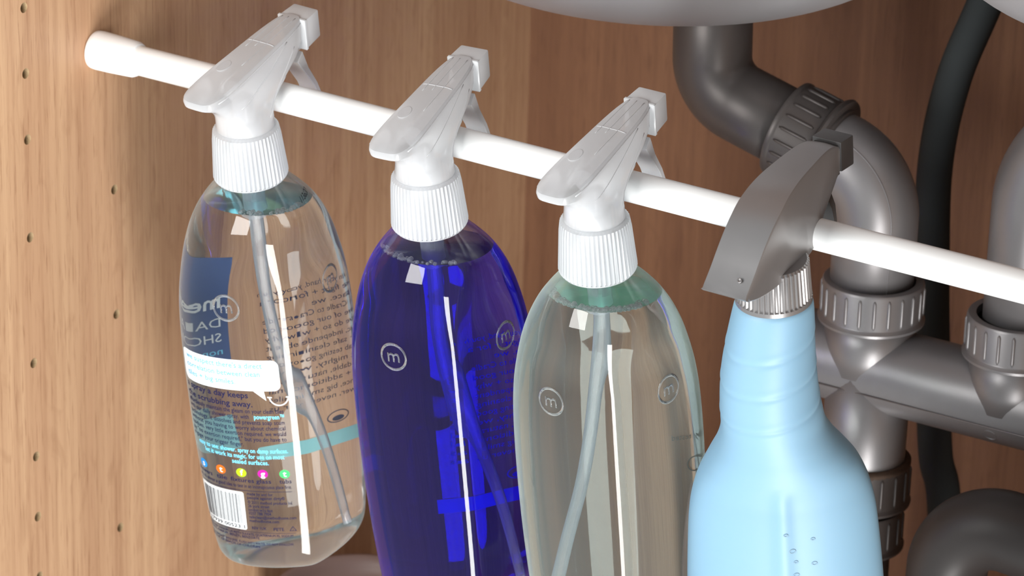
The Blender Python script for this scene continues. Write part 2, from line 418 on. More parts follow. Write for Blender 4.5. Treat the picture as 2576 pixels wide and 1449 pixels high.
def make_head(root, yaw):
    H = bpy.data.objects.new('spray_head', bpy.data.meshes.new('spray_head'))
    Rz = Matrix.Rotation(radians(yaw), 4, 'Z')
    bm = bmesh.new()
    rings = [head_ring(*h) for h in HT]
    # slight crown on the top face
    loft(rings, False, False, bm)
    last = rings[-1]; cx = sum(p[1] for p in last)/len(last)
    bm.verts.ensure_lookup_table(); top = bm.verts[-len(last):]
    inner = [bm.verts.new((v.co.x*.6, cx+(v.co.y-cx)*.9, v.co.z+.0006)) for v in top]
    for i in range(len(top)):
        j = (i+1) % len(top); bm.faces.new((top[i], top[j], inner[j], inner[i]))
    bm.faces.new(inner)
    fix(bm)
    def hw(b):
        for v in b.verts:
            z = v.co.z/mm; f = min(1, max(0, (z-24)/16)); y = v.co.y/mm
            v.co.y = y*(1-.125*f)*mm; v.co.z = (z+(y-16)*.125*min(1, max(0, (z-26)/32)))*mm
    from mathutils.bvhtree import BVHTree
    hw(bm); bvh = BVHTree.FromBMesh(bm); bm.transform(Rz)
    head = obj('spray_head', bm, FROST, root, angle=32)
    def part(name, bm, m, par=head, ang=35):
        hw(bm); bm.transform(Rz); return obj(name, bm, m, par, angle=ang)
    # nozzle block
    nb = box_bm(-7.9*mm, 7.9*mm, 48.5*mm, 60.5*mm, 48.2*mm, 61.6*mm, .9*mm, 2)
    for v in nb.verts:
        if v.co.y > 55*mm: v.co.x *= .93; v.co.z = 54.9*mm+(v.co.z-54.9*mm)*.93
    append(nb, disc_dir((0, .0604, .0555), (0, 1, 0), [(.003, -.001), (.003, .0012), (.0012, .0012), (.0012, 0)], 20))
    part('nozzle', nb, NOZ)
    part('nozzle_collar', box_bm(-8.3*mm, 8.3*mm, 46.6*mm, 48.6*mm, 47.6*mm, 62.3*mm, .5*mm, 1), NOZ)
    # three moulded ribs on the top, slanting creases on the flanks
    def rib(p, q, r=.00026):
        """a moulded line lying on the shroud between two points given before the shroud is warped"""
        t = bmesh.new(); vs = [t.verts.new(Vector(p).lerp(Vector(q), k/14)*mm) for k in range(15)]; hw(t); pts = []
        for v in vs: pts.append(bvh.find_nearest(v.co)[0])
        t.free(); t = tube(pts, r, 6); t.transform(Rz); obj('moulded_rib', t, RIB, head)
    for x0, x1, y0, y1 in ((-5.0, -4.4, 14, 46), (-.8, -.6, 16, 46), (3.6, 3.4, -2, 46)): rib((x0, y0, 63), (x1, y1, 63))
    rib((-8, 20, 64), (8, 20, 64), .0003)
    for sg in (1, -1):
        rib((sg*13, -33, 60.8), (sg*7.4, 47, 60.8), .00035)
        rib((sg*13, -14, 45), (sg*9, 30, 60)); rib((sg*13, 5, 33), (sg*10, 37, 54)); rib((sg*13, 13, 29), (sg*9, 28, 43), .0003)
    part('oval_boss', loft([[(x*mm, y*mm, 62.6*mm) for x, y in ell(-4.4, -6, 2.9, 5.2)], [(x*mm, y*mm, 63.3*mm) for x, y in ell(-4.4, -6, 2.8, 5.0)]]), RIB)
    # pump mechanism seen dimly through the shroud
    pb = lathe([(.0075, .010), (.0075, .030), (.0055, .031), (.0055, .045)], 28)
    append(pb, disc_dir((0, -.006, .050), (0, 1, 0), [(.0062, 0), (.0062, .026), (.0045, .027), (.0045, .054)], 24))
    part('pump_body', pb, FROST_CAP)
    # trigger lever
    pts = [(46.5, 47), (49.2, 38), (51, 29), (52.4, 20), (53, 14), (52, 12), (50.6, 12.4), (50.0, 19), (48, 28), (45.4, 36), (41.5, 43.5)]
    tb = loft([[(sx*mm, y*mm, z*mm) for y, z in pts] for sx in (-5.6, 5.6)]); fix(tb)
    bmesh.ops.bevel(tb, geom=tb.edges[:], offset=.0004, segments=1, affect='EDGES')
    part('trigger', tb, FROST)
    return head
def make_cap(root):
    n = 52; rings = []
    def star(r, z, dr, zig=0):
        out = []
        for i in range(n*4):
            a = 2*pi*i/(n*4); k = i % 4
            rr = r+(dr if k in (0,) else (dr*.3 if k in (1, 3) else 0)); out.append((rr*cos(a), rr*sin(a), z+(zig if k in (0,) else 0)))
        return out
    rings = [star(.0162, .0004, .0003, 0), star(.0172, .0006, .0009, .0012), star(.0172, .0024, .0009), star(.0160, .0215, .0006), star(.0157, .0262, .0002), star(.0146, .0272, 0), star(.0135, .0275, 0)]
    bm = loft(rings, False, False); fix(bm)
    cap = obj('screw_cap', bm, FROST_CAP, root, angle=25)
    # inner threaded sleeve of the bottle neck, visible as a bluish band
    th = bmesh.new(); lathe([(.0138, -.001), (.0138, .0145), (.0125, .0145)], 48, False, False, th)
    for z in (.003, .0062, .0094, .0126):
        append(th, lathe([(.0138, z-.0006), (.0147, z), (.0138, z+.0006)], 48, False, False))
    obj('neck_thread', th, TUBE, cap)
    obj('base_ring', lathe([(.0158, -.0006), (.0168, -.0002), (.0168, .0004), (.0158, .0006)], 64, False, False), RIB, cap)
    return cap

TILT = radians(10)
def make_clear_bottle(x, key, ridge, yaw, label, group, lean=0.0, tubepath=None, dy=0.0):
    zc = rodz(x)
    M4 = Matrix.Translation((x, -.0214+dy, zc-.0342)) @ Matrix.Rotation(radians(lean), 4, 'Y') @ Matrix.Rotation(TILT, 4, 'X')
    root = empty('spray_bottle', M4, label, 'bottle', group)
    RZ = Matrix.Rotation(radians(ridge), 4, 'Z')
    # body: outer skin + dry inner skin; liquid: wetted inner skin + top surface
    outer = loft(outer_bm(0), False, True); fix(outer)
    inner = loft(outer_bm(-.0011), False, True); fix(inner)
    for b in (outer, inner): b.transform(RZ)
    inv = (Matrix.Rotation(radians(lean), 3, 'Y') @ Matrix.Rotation(TILT, 3, 'X')).inverted()
    up = inv @ Vector((0, 0, 1)); pt = Vector((0, 0, -.0125))
    wet = inner.copy(); dry = inner
    bmesh.ops.bisect_plane(dry, geom=dry.verts[:]+dry.edges[:]+dry.faces[:], plane_co=pt, plane_no=up, clear_inner=True)
    bmesh.ops.reverse_faces(dry, faces=dry.faces[:])
    res = bmesh.ops.bisect_plane(wet, geom=wet.verts[:]+wet.edges[:]+wet.faces[:], plane_co=pt, plane_no=up, clear_outer=True)
    edges = [e for e in res['geom_cut'] if isinstance(e, bmesh.types.BMEdge)]
    f = bmesh.ops.edgeloop_fill(wet, edges=edges)['faces']
    for q in f:
        q.normal_update()
        if q.normal.dot(up) < 0: q.normal_flip()
        q.material_index = 1; q.smooth = False
    append(outer, dry)
    body = obj('bottle_body', outer, SKIN[key], root)
    lq = obj('liquid', wet, [LIQ[key], LIQTOPS[key]], root)
    cap = make_cap(root); head = make_head(root, yaw)
    if tubepath:
        bmt = tube(bezier_path(tubepath, 8), .0028, 20, None, False)
        obj('dip_tube', bmt, TUBE, root)
        obj('tube_socket', lathe([(.0052, -.022), (.0056, -.012), (.0060, .006)], 24, False, False), TUBE, root)
    # embossed roundels, one on each face beside the ridge
    for u in (-.030, .030):
        e = ringshape(u, -.055, .0066, .0069, .0009, None, 0, 360, 64)
        bmesh.ops.remove_doubles(e, verts=e.verts[:], dist=1e-6)
        text_bm('m', .0092, u, -.0574, 'CENTER', e)
        e = wrap(e, .00022); r = bmesh.ops.solidify(e, geom=e.faces[:], thickness=.0005); fix(e); e.transform(RZ)
        obj('embossed_roundel', e, EMB, body)
    return root, body, lq, RZ, up, pt
EMB = cloudy('embossed_plastic', (.85, .9, .9), .94, .06, .5)
LIQTOPS = {k: m.copy() for k, m in LIQ.items()}
for m in LIQTOPS.values():
    for n in m.node_tree.nodes:
        if n.type == 'BSDF_GLASS': n.inputs['IOR'].default_value = 1.33
def bubbles(lq, RZ, up, pt, angs, count, rmin, rmax, seed):
    rnd = random.Random(seed); bm = bmesh.new(); rz = RZ.to_3x3()
    for _ in range(count):
        a = radians(rnd.uniform(*angs)); dirv = Vector((cos(a), sin(a), 0))
        # walk outwards on the liquid plane until the inner wall
        lo, hi = .003, .05
        for _k in range(18):
            r = (lo+hi)/2; q = dirv*r; z = pt.z-(q.x*up.x+q.y*up.y)/up.z
            l = rz.inverted() @ q; ang = (atan2(l.y, l.x)+pi/2) % (2*pi); R = ring(-z, interp(-z, PROFS)-.0011)
            p = R[int(ang/(2*pi)*NS) % NS]
            if math.hypot(p[0], p[1]) > r: lo = r
            else: hi = r
        br = rnd.uniform(rmin, rmax); r = lo-br-rnd.random()**2*.003; q = dirv*r; z = pt.z-(q.x*up.x+q.y*up.y)/up.z
        s = bmesh.new(); bmesh.ops.create_icosphere(s, subdivisions=2, radius=br)
        append(bm, s, Matrix.Translation((q.x, q.y, z+br*.2)))
    o = obj('foam_bubbles', bm, BUB, lq); o['kind'] = 'stuff'; return o
GRP = 'clear spray bottles hanging from the rod'
tp1 = [(0, 0, .004), (0, 0, -.03), (.001, .001, -.07), (.006, .002, -.11), (.018, .004, -.15), (.030, .006, -.196)]
B1 = make_clear_bottle(.1088, 'aqua', 56, -4, 'clear spray bottle with printed label, barcode and white speech bubble, leftmost on the rod', GRP, 0, tp1)
tp2 = [(0, 0, .004), (0, 0, -.03), (0, .002, -.07), (.006, .003, -.11), (.018, .004, -.15), (.030, .004, -.196)]
B2 = make_clear_bottle(.2102, 'blue', 45, 2, 'spray bottle filled with deep blue liquid, between the two pale ones', GRP, -.6, tp2)
tp3 = [(0, 0, .004), (0, 0, -.03), (-.004, 0, -.07), (-.011, 0, -.11), (-.021, 0, -.15), (-.031, 0, -.196)]
B3 = make_clear_bottle(.3005, 'green', 36, -3, 'clear spray bottle of pale greenish liquid, between the deep blue and opaque light blue bottles', GRP, -.4, tp3)
bubbles(B1[2], B1[3], B1[4], B1[5], (-75, 30), 46, .0005, .0013, 1)
bubbles(B2[2], B2[3], B2[4], B2[5], (-150, -30), 60, .0005, .0012, 2)
bubbles(B3[2], B3[3], B3[4], B3[5], (-170, 10), 170, .0006, .0014, 3)

# ------------------------------------------------------------------ print on bottle 1
body1, RZ1 = B1[1], B1[3]
ON, IN = .00012, -.00045
SK1 = 0.0
def pr(name, bm, m, body=body1, RZ=RZ1, off=ON, skew=0, cut=True, parent=None, label=None):
    if cut: grid_fill(bm)
    wrap(bm, off, skew, 0); bm.transform(RZ)
    return obj(name, bm, m, parent or body, smooth=False, label=label)
def lines(rows, m, name, body=body1, RZ=RZ1, off=ON, skew=0, mirror=False, label=None):
    bm = bmesh.new()
    for s, size, x, y, wd in rows: text_bm(s, size, x, y, 'LEFT', bm, wd, mirror=mirror)
    return pr(name, bm, m, body, RZ, off, skew, True, None, label)
UL, UR = -.0595, -.0085
def row(s, d, size, full=True, x=UL, w=None): return (s, size, x, -d, (UR-UL) if full and w is None else w)
# speech bubble
SK = .05
def P(name, bm, m, off=ON, parent=None): return pr(name, bm, m, off=off, skew=SK, parent=parent)
def T(rows, m, name, off=ON, bold=.00004):
    bm = bmesh.new()
    for s, size, x, d, wd in rows: text_bm(s, size, x, -d, 'LEFT', bm, wd, bold=bold)
    o = P(name, bm, m, off)
    return o
FW = UR-UL
b = shape_bm(rrect(UL-.001, UR, -.1025, -.0850, .0035)); shape_bm([(-.0170, -.1020), (-.0162, -.1080), (-.0225, -.1022)], b)
P('speech_bubble', b, WINK)
T([("we suspect there's a direct", .0043, UL+.0025, .0895, .0405), ("correlation between clean", .0043, UL+.0025, .0942, .039), ("tiles + big smiles.", .0043, UL+.0025, .0989, .0265)], PALEC, 'bubble_lettering', ON+.0001)
b = ringshape(-.0100, -.1055, .0050, .0056, .0007, None, 190, 350)
shape_bm([(-.0156, -.1063), (-.0156, -.1056), (-.0134, -.1058), (-.0134, -.1065)], b); shape_bm([(-.0066, -.1065), (-.0066, -.1058), (-.0044, -.1056), (-.0044, -.1063)], b)
P('smile_mark', b, WINK)
T([("a spray a day keeps", .0048, UL, .1067, .0345), ("the scrubbing away.", .0048, UL, .1118, .0362)], NAVY, 'heading_text', bold=.00008)
para = ["effortlessly maintain the gleam on your clean tiles", "with our daily shower spray. with", "technology, it dissolves and prevents soap scum", "without you having to worry about chemical",
        "residues. very little exertion required. we would", 'say "no exertion required," but you do have to']
T([(s, .0036, UL, .1155+i*.00330, FW if i != 1 else FW*.66) for i, s in enumerate(para)]+[("engage your trigger finger.", .0036, UL, .1353, .0295)], NAVY, 'body_text')
T([("powergreen\u2122", .0038, UL+.0362, .1188, FW-.0362)], CYAN, 'highlight_word', bold=.00007)
T([("easy to use: shower. spray on damp surfaces.", .0038, UL+.004, .1390, FW-.004)], CYAN, 'usage_text', bold=.00006)
T([("let it work its magic. for use on most", .0038, UL+.008, .1425, FW-.010)], CYAN, 'usage_text', bold=.00006)
T([("sealed surfaces.", .0038, UL+.0225, .1460, .0185)], CYAN, 'usage_text', bold=.00006)
badges = [('s', 'showers', s2l(40, 140, 215)), ('t', 'tile', s2l(240, 105, 30)), ('f', 'fixtures', s2l(170, 215, 30)), ('g', 'glass', s2l(180, 30, 150)), ('t', 'tubs', s2l(70, 205, 110))]
for i, (ch, word, c) in enumerate(badges):
    u = UL+.0050+i*.0108
    bo = P('round_badge', shape_bm(ell(u, -.1515, .0026, .0026)), ink('badge_ink_'+word, c))
    P('badge_letter', text_bm(ch, .0050, u, -.1530, 'CENTER', bold=.0001), WINK, ON+.0001, bo)
T([(wd, .0036, UL+.0050+i*.0108-len(wd)*.00075, .1572, len(wd)*.0015) for i, (_, wd, _c) in enumerate(badges)], NAVY, 'surface_names')
T([("soft. it's always a good idea to test in an inconspicuous place first.", .0030, UL, .1605, FW)], NAVY, 'small_text')
P('rule_line', shape_bm([(UL, -.1625), (UR, -.1625), (UR, -.1622), (UL, -.1622)]), NAVY); P('rule_line', shape_bm([(UL, -.1883), (UR, -.1883), (UR, -.18805), (UL, -.18805)]), NAVY)
P('barcode_panel', shape_bm(rrect(UL+.0005, UL+.0265, -.1872, -.1634, .0013)), WINK)
b = bmesh.new(); rnd = random.Random(11); x = UL+.0028
while x < UL+.0240:
    wv = rnd.choice((.00022, .00022, .00042, .0006)); shape_bm([(x, -.1834), (x+wv, -.1834), (x+wv, -.1650), (x, -.1650)], b); x += wv+rnd.choice((.00025, .0004, .00055))
o = P('barcode', b, BLK, ON+.0001); o['kind'] = 'stuff'
T([("8 17939 00523 1", .0031, UL+.0012, .1864, .0242)], BLK, 'barcode_digits', ON+.0001)
rt = [("made by and for", .0145), ("people against dirty\u00ae", .0210), ("\u00a9 2011 method products ltd.", .0250), ("26 york street", .0120), ("london w1u 6pz", .0135), ("0207 788 7904", .0125), ("talkclean@methodhome.com", .0262), ("methodhome.com", .0165)]
T([(s, .0026, UL+.0282, .1650+i*.0023+(.0006 if i > 1 else 0), wv*.90) for i, (s, wv) in enumerate(rt)], NAVY, 'address_text')
T([("REV 1UK", .0024, UL+.0290, .1862, .0075), ("PETE", .0028, UR-.0110, .1866, .0052)], NAVY, 'batch_text')
b = bmesh.new()
for a, c in (((-.0042, -.1866), (-.0009, -.1866)), ((-.0009, -.1866), (-.00255, -.1839)), ((-.00255, -.1839), (-.0042, -.1866))):
    p, q = Vector(a), Vector(c); nn = (q-p).normalized().orthogonal()*.00018; shape_bm([p+nn, q+nn, q-nn, p-nn], b)
for v in b.verts: v.co.x += UR+.0012
text_bm("1", .0018, UR-.0013, -.1863, 'CENTER', b)
P('recycling_mark', b, NAVY)
small = ["CONTAINS: SODIUM LAURETH SULFATE, QUATERNIUM-95, SODIUM", "CITRATE, PARFUM, BENZYL BENZOATE.", "AVOID CONTACT WITH EYES. FLUSH WITH WATER. DO NOT SWALLOW.", "KEEP OUT OF REACH OF CHILDREN."]
T([(s, .0021, UL+.001, (.1905, .1925, .1960, .1980)[i], FW*(.95 if i % 2 == 0 else .62)) for i, s in enumerate(small)], NAVY, 'ingredient_text')
# batch code on the shoulder
b = text_bm("113620", .0036, .0195, -.0115, 'LEFT', None, .011); 
bm_ = b
wrap(bm_, .0003); bm_.transform(RZ1); obj('batch_code', bm_, BLK, body1, smooth=False)
# front label, on the faces turned away, printed so that it reads from outside and shows reversed through the liquid
FR = ["if you hold this in your hand, you h", "elped in the fight + for a", "cleaner place. we", "are one of the Cradle to Cradle", "certified, one of our good", "that's why we do so + why", "our non-toxic, independent", "why every + safe cleaning", "independent lab testing good", "is small but mighty, we", "use biodegradable, natural", "ingredients + additional", "gentle fragrance, big smiles", "cleaning power, never us"]
def far_print(body, RZ, off, text_m, band_m, main_m, rows, u_start=.058, wd=.050, d0=.077, band=(.160, .168), band_on=True):
    b = bmesh.new()
    for i, s in enumerate(rows): text_bm(s, .0043, u_start, -(d0+i*.0049), 'LEFT', b, wd*(1 if len(s) > 22 else .8))
    ringshape(u_start+.008, -(d0+.075), .0055, .0035, .0006, b); shape_bm(ell(u_start+.008, -(d0+.076), .0030, .0015), b)
    ringshape(u_start+.032, -(d0+.075), .0055, .0035, .0006, b); shape_bm(ell(u_start+.032, -(d0+.076), .0030, .0015), b)
    pr('story_text', b, text_m, body, RZ, off)
    if band_on:
        pr('label_band', shape_bm([(u_start-.016, -band[1]), (u_start+.056, -band[1]), (u_start+.056, -band[0]), (u_start-.016, -band[0])]), band_m, body, RZ, off)
# arc coordinate runs past the right hand vertex on to the far face
far_print(body1, RZ1, IN, NAVY, AQUA, WINK, FR)
b = text_bm("method.", .0100, -.1060, -.078, 'LEFT', None, .036, bold=.0002); text_bm("DAILY", .0068, -.1060, -.0880, 'LEFT', b, .022); text_bm("SHOWER", .0068, -.1060, -.0960, 'LEFT', b, .030)
pr('front_lettering', b, WINK, off=IN)
b = text_bm("non-toxic", .0052, -.1060, -.103, 'LEFT', None, .024); pr('front_small_lettering', b, CYAN, off=IN)
pr('front_panel', shape_bm([(-.110, -.107), (-.068, -.107), (-.068, -.051), (-.110, -.051)]), SLATE, off=IN+.0002)
pr('lower_panel', shape_bm([(-.106, -.158), (-.064, -.158), (-.064, -.138), (-.106, -.138)]), AQUA, off=IN+.0002)
# blue bottle print seen through the liquid, and green one
far_print(B2[1], B2[3], IN, BLUEINK, ink('bright_blue_band', s2l(40, 120, 235)), WINK, FR)
b = bmesh.new()
text_bm("dermatologically tested", .0045, .062, -.105, 'LEFT', b, .034); pr('back_print', b, GREYINK, B3[1], B3[3], IN)
b = text_bm("500 ml e", .0045, .062, -.190, 'LEFT', None, .014); pr('volume_print', b, GREYINK, B3[1], B3[3], IN); b = bmesh.new()
for k in range(3): ringshape(.068+k*.009, -.119, .0036, .0042, .0006, b)
x = .066
rnd = random.Random(5)
while x < .084:
    wv = rnd.choice((.0003, .0005, .0007)); shape_bm([(x, -.180), (x+wv, -.180), (x+wv, -.160), (x, -.160)], b); x += wv+rnd.choice((.0004, .0006))
o = pr('back_symbols', b, GREYINK, B3[1], B3[3], IN); o['kind'] = 'stuff'

# ------------------------------------------------------------------ opaque light blue bottle
X4 = .3898; z4 = rodz(X4)
M4 = Matrix.Translation((X4, -.0214, z4-.0260)) @ Matrix.Rotation(radians(-.5), 4, 'Y') @ Matrix.Rotation(TILT, 4, 'X')
b4 = empty('spray_bottle', M4, 'opaque light blue spray bottle with a silver grey trigger head, rightmost on the rod', 'bottle', 'opaque spray bottles hanging from the rod')
m, N, L, bs = mat('light_blue_polyethylene'); setp(bs, Base_Color=s2l(130, 168, 192), Roughness=.5, Subsurface_Weight=.3, Subsurface_Radius=(.4, .7, 1.0), Subsurface_Scale=.012)
LB = m
P4 = [(-.002, .0150), (.0005, .0170), (.003, .0178), (.012, .0190), (.024, .0203), (.034, .0213), (.046, .0222), (.056, .0230), (.064, .0238), (.072, .0270), (.080, .0320), (.088, .0366), (.098, .0402), (.110, .0425), (.128, .0440), (.150, .0452), (.175, .0458), (.205, .0452), (.225, .044), (.232, .041), (.234, .034)]
P4S = catm(P4, 8)
def sec4(d, s, n=120):
    b = min(1, max(0, (d-.055)/.045)); b = b*b*(3-2*b); out = []
    sh = -.0042*math.sin(pi*min(1, max(0, d/.085)))**1.2
    for i in range(n):
        a = 2*pi*i/n-pi/2; ca, sa = cos(a), sin(a)
        dep = 1-.42*b; e = 2-.12*b if sa < 0 else 2+.3*b
        r = 1/((abs(ca)**e+(abs(sa)/dep)**e)**(1/e))
        # soft crease at the back centre
        crease = .035*b*math.exp(-((a+pi/2 if a < pi/2 else a-3*pi/2)/.16)**2)*(1 if d > .085 else 0)*min(1, (d-.085)/.006 if d > .085 else 0)
        # slanting moulded grip rings that fade at the rear
        for dg in (.0216, .0385, .0555):
            dd = d-(dg-.0035*(1-cos(a+pi/2))*.5-.003*ca)
            r -= .016*math.exp(-(dd/.0012)**2)-.008*math.exp(-((dd+.0030)/.0016)**2)
        out.append(((r+crease)*s*ca+sh*.88, (r+crease)*s*sa+sh*.47, -d))
    return out
dl = []; dcur = -.002
while dcur < .0605: dl.append(dcur); dcur += .0006
dl += [p[0] for p in P4S if p[0] > .0605]
bm = loft([sec4(d, interp(d, P4S)) for d in dl], False, True); fix(bm); bm.transform(Matrix.Rotation(radians(28), 4, 'Z'))
body4 = obj('bottle_body', bm, LB, b4)
bm = bmesh.new(); rnd = random.Random(3)
blist = [(.006, .118, .0010), (.0075, .124, .0006), (.0065, .131, .0009), (.0055, .137, .0009), (.0015, .109, .0006), (.018, .113, .0006), (.0185, .126, .0008)]
def pt4(u, d):
    R = sec4(d, interp(d, P4S)); i = int(round(u/(2*pi*.034)*120)) % 120; return Matrix.Rotation(radians(28), 3, 'Z') @ Vector(R[i])
for u, d, r in blist:
    p = pt4(u, d); q = pt4(u+.003, d)-pt4(u-.003, d); nn = q.cross(Vector((0, 0, 1))).normalized()
    T = nn.to_track_quat('Z', 'X').to_matrix().to_4x4(); T.translation = p+nn*.00005
    t = bmesh.new(); vs = []
    for i in range(20):
        a = 2*pi*i/20; vs.append([t.verts.new(((r+.00022*cos(b))*cos(a), (r+.00022*cos(b))*1.4*sin(a), .00022*sin(b))) for b in [2*pi*k/6 for k in range(6)]])
    for i in range(20):
        for k in range(6): t.faces.new((vs[i][k], vs[(i+1) % 20][k], vs[(i+1) % 20][(k+1) % 6], vs[i][(k+1) % 6]))
    fix(t); append(bm, t, T)
o = obj('moulding_blister', bm, LB, body4); o['kind'] = 'stuff'
# cap
n = 46; 
def star4(r, z, dr):
    return [((r+(dr if i % 4 in (0, 1) else 0))*cos(2*pi*i/(n*4)), (r+(dr if i % 4 in (0, 1) else 0))*sin(2*pi*i/(n*4)), z) for i in range(n*4)]
bm = loft([star4(.0165, -.0002, 0), star4(.0172, .0002, 0), star4(.0172, .0022, 0), star4(.0163, .0026, .0007), star4(.0157, .0195, .0006), star4(.0152, .0205, 0), star4(.010, .021, 0)], True, True); fix(bm)
obj('screw_cap', bm, SPRAY_G, b4, angle=28)
# hood: side outline extruded across with varying width
top = [(50, 53.5), (44, 56.5), (36, 58.0), (24, 58.0), (10, 57.2), (0, 55.2), (-8, 52), (-15, 48), (-21.5, 43), (-27.5, 37.5), (-33, 32), (-38, 27.5), (-41.5, 24.6)]
bot = [(50, 41.5), (44, 37), (36, 31.5), (30, 27), (25, 21), (19, 17.5), (12, 17.0), (4, 17), (-3, 17), (-9, 17), (-15, 17), (-21, 17.5), (-27, 18.5), (-33, 20), (-39.5, 22.6)]
def resamp(P, n):
    P = [Vector(p) for p in P]; L_ = [0]
    for a, b in zip(P, P[1:]): L_.append(L_[-1]+(b-a).length)
    out = []
    for k in range(n):
        t = L_[-1]*k/(n-1)
        for i in range(len(P)-1):
            if t <= L_[i+1]+1e-9: out.append(P[i].lerp(P[i+1], (t-L_[i])/(L_[i+1]-L_[i]))); break
    return out
tt, bb = resamp(catm(top, 5), 44), resamp(catm(bot, 5), 44)
def w4(y): return 6.6+(11.2-6.6)*min(1, max(0, (46-y)/50))**.9
rings = []
for (a, b) in zip(tt, bb):
    w = w4((a.x+b.x)/2); h = (a-b)
    r = .8
    sec = [(-w, 0), (-w, .5), (-w, .86), (-w+r, .97), (-w*.5, 1.0), (0, 1.01), (w*.5, 1.0), (w-r, .97), (w, .86), (w, .5), (w, 0), (w*.7, .02), (0, .02), (-w*.7, .02)]
    if h.length*1 > 3:
        k = .7/h.length; sec = [(-w*.96, 0), (-w, k), (-w, .5), (-w, 1-2*k), (-w+r*.6, 1-.5*k), (-w*.5, 1.0), (0, 1.0+.3*k), (w*.5, 1.0), (w-r*.6, 1-.5*k), (w, 1-2*k), (w, .5), (w, k), (w*.96, 0), (0, 0)]
    rings.append([(sx*mm, (b.x+h.x*t)*mm, (b.y+h.y*t)*mm) for sx, t in sec])
bm = loft(rings); fix(bm); Y4 = Matrix.Rotation(radians(-3), 4, 'Z'); bm.transform(Y4)
hood = obj('spray_head', bm, SPRAY_G, b4, angle=30)
nb = box_bm(-7.4*mm, 7.4*mm, 49.6*mm, 60.5*mm, 41.0*mm, 55.8*mm, .7*mm, 2)
for v in nb.verts:
    if v.co.y > 55*mm: v.co.z -= 1.2*mm
append(nb, disc_dir((0, .0600, .047), (0, 1, 0), [(.003, -.001), (.003, .0014), (.0012, .0014), (.0012, 0)], 20))
append(nb, box_bm(-6.0*mm, 6.0*mm, 45*mm, 50*mm, 39.5*mm, 54*mm))
nb.transform(Y4); obj('nozzle', nb, SPRAY_D, hood, angle=35, label='dark grey nozzle')
bm = disc_dir((.0055, -.0362, .0301), (0, -.6, .75), [(.0011, -.0006), (.0011, .0004), (.0006, .0004), (.0005, .0001)], 20); bm.transform(Y4); obj('moulding_boss', bm, SPRAY_G, hood)
tb = loft([[(sx*mm, y*mm, z*mm) for y, z in [(38, 39), (43, 33), (46, 26), (47, 18), (47, 8), (45, 5), (44.6, 9), (44.8, 18), (43, 25), (40, 31), (35, 36.5)]] for sx in (-5.6, 5.6)]); fix(tb); tb.transform(Y4)
obj('trigger', tb, SPRAY_D, hood, smooth=False)
obj('pump_stem', lathe([(.008, .018), (.008, .04)], 24), SPRAY_D, hood)

# ------------------------------------------------------------------ waste pipes (one plane behind the bottles)
YP = .22
def nut(root_pos, axis, name='compression_nut', n=22, R=.0262, h=.0225, label=None, m=GREY, parent=None, flange=.0275, rot=0):
    q = Vector(axis).normalized().to_track_quat('Z', 'X').to_matrix().to_4x4(); q.translation = root_pos
    bm = lathe([(.0215, 0), (flange, .0002), (flange+.0002, .0016), (R+.0003, .0030), (R, .0036), (R, h-.0014), (R-.0006, h-.0003), (R-.0022, h), (.0218, h-.0002), (.0214, h-.004)], 72, False, False)
    fix(bm); bm.transform(q); o = obj(name, bm, m, parent, angle=32, label=label)
    for i in range(n):
        a = 2*pi*(i+rot)/n; c = Vector((R*cos(a), R*sin(a), 0))
        rb = tube([c+Vector((0, 0, .0042)), c+Vector((0, 0, .006)), c+Vector((0, 0, h-.004)), c+Vector((0, 0, h-.0025))], [.0004, .00095, .00095, .0004], 8)
        rb.transform(q); obj('grip_rib', rb, m, o)
    return o
def thing(name, label, cat, loc, group=None):
    return empty(name, Matrix.Translation(loc), label, cat, group)
# trap assembly
trap = thing('waste_pipe', 'grey waste pipe bending from the large sink bowl into a downward elbow', 'pipe', (0, 0, 0))
slope = Vector((.0640, 0, -.0180)).normalized()
pa = arc_path([(.2262, YP, .665), (.2285, YP, .5835), Vector((.2285, YP, .5835))+slope*.066], .024, 18)
obj('drain_pipe', tube(pa, .0205, 48), GREY_D, trap)
ns = Vector((.2285, YP, .5835))+slope*.046
nut(ns, slope, R=.0250, h=.0230, parent=trap, m=GREY_D, flange=.0256)
obj('elbow_flange', disc_dir(ns+slope*.0235, slope, [(.0225, 0), (.0278, .0004), (.0286, .0018), (.0280, .0034), (.0240, .0040), (.0238, .0052), (.0222, .0060)], 64), GREY_D, trap, angle=40)
e0 = ns+slope*.020
el = arc_path([e0, Vector((.3262, YP, e0.z-(.3262-e0.x)*.28+.002)), (.3262, YP, .490)], .0300, 22)
obj('elbow', tube(el, .0216, 56), GREY, trap)
# mould seam on the elbow
sm = []
for i, p in enumerate(el):
    T = (el[min(i+1, len(el)-1)]-el[max(i-1, 0)]).normalized(); out = Vector((0, 1, 0)).cross(T).normalized()
    sm.append(p-(out*.72 if out.x < 0 else -out*.72)*.0217-Vector((0, .69, 0))*.0217)
sm = [s for s in sm if s.z < .62]
obj('mould_seam', tube(sm[4:], .00035, 6), GREY, trap)
mani = thing('pipe_manifold', 'grey horizontal waste manifold joining two downpipes at the lower right', 'pipe', (0, 0, 0))
xs = .3272; x2 = .4085
obj('manifold_tube', tube([(.262, YP, .4520), (.3, YP, .4520), (.5, YP, .4516), (.72, YP, .451)], .0222, 64), GREY, mani)
for xx in (xs, x2):
    bm = lathe([(.0240, .482-.452), (.0232, .012), (.0226, 0)], 56, True, True); bm.transform(Matrix.Translation((xx, YP, .452))); obj('inlet_stub', bm, GREY, mani)
bm = lathe([(.0222, 0), (.0218, -.05), (.0218, -.062)], 56, True, True); bm.transform(Matrix.Translation((xs+.001, YP, .452))); obj('outlet_stub', bm, GREY, mani)
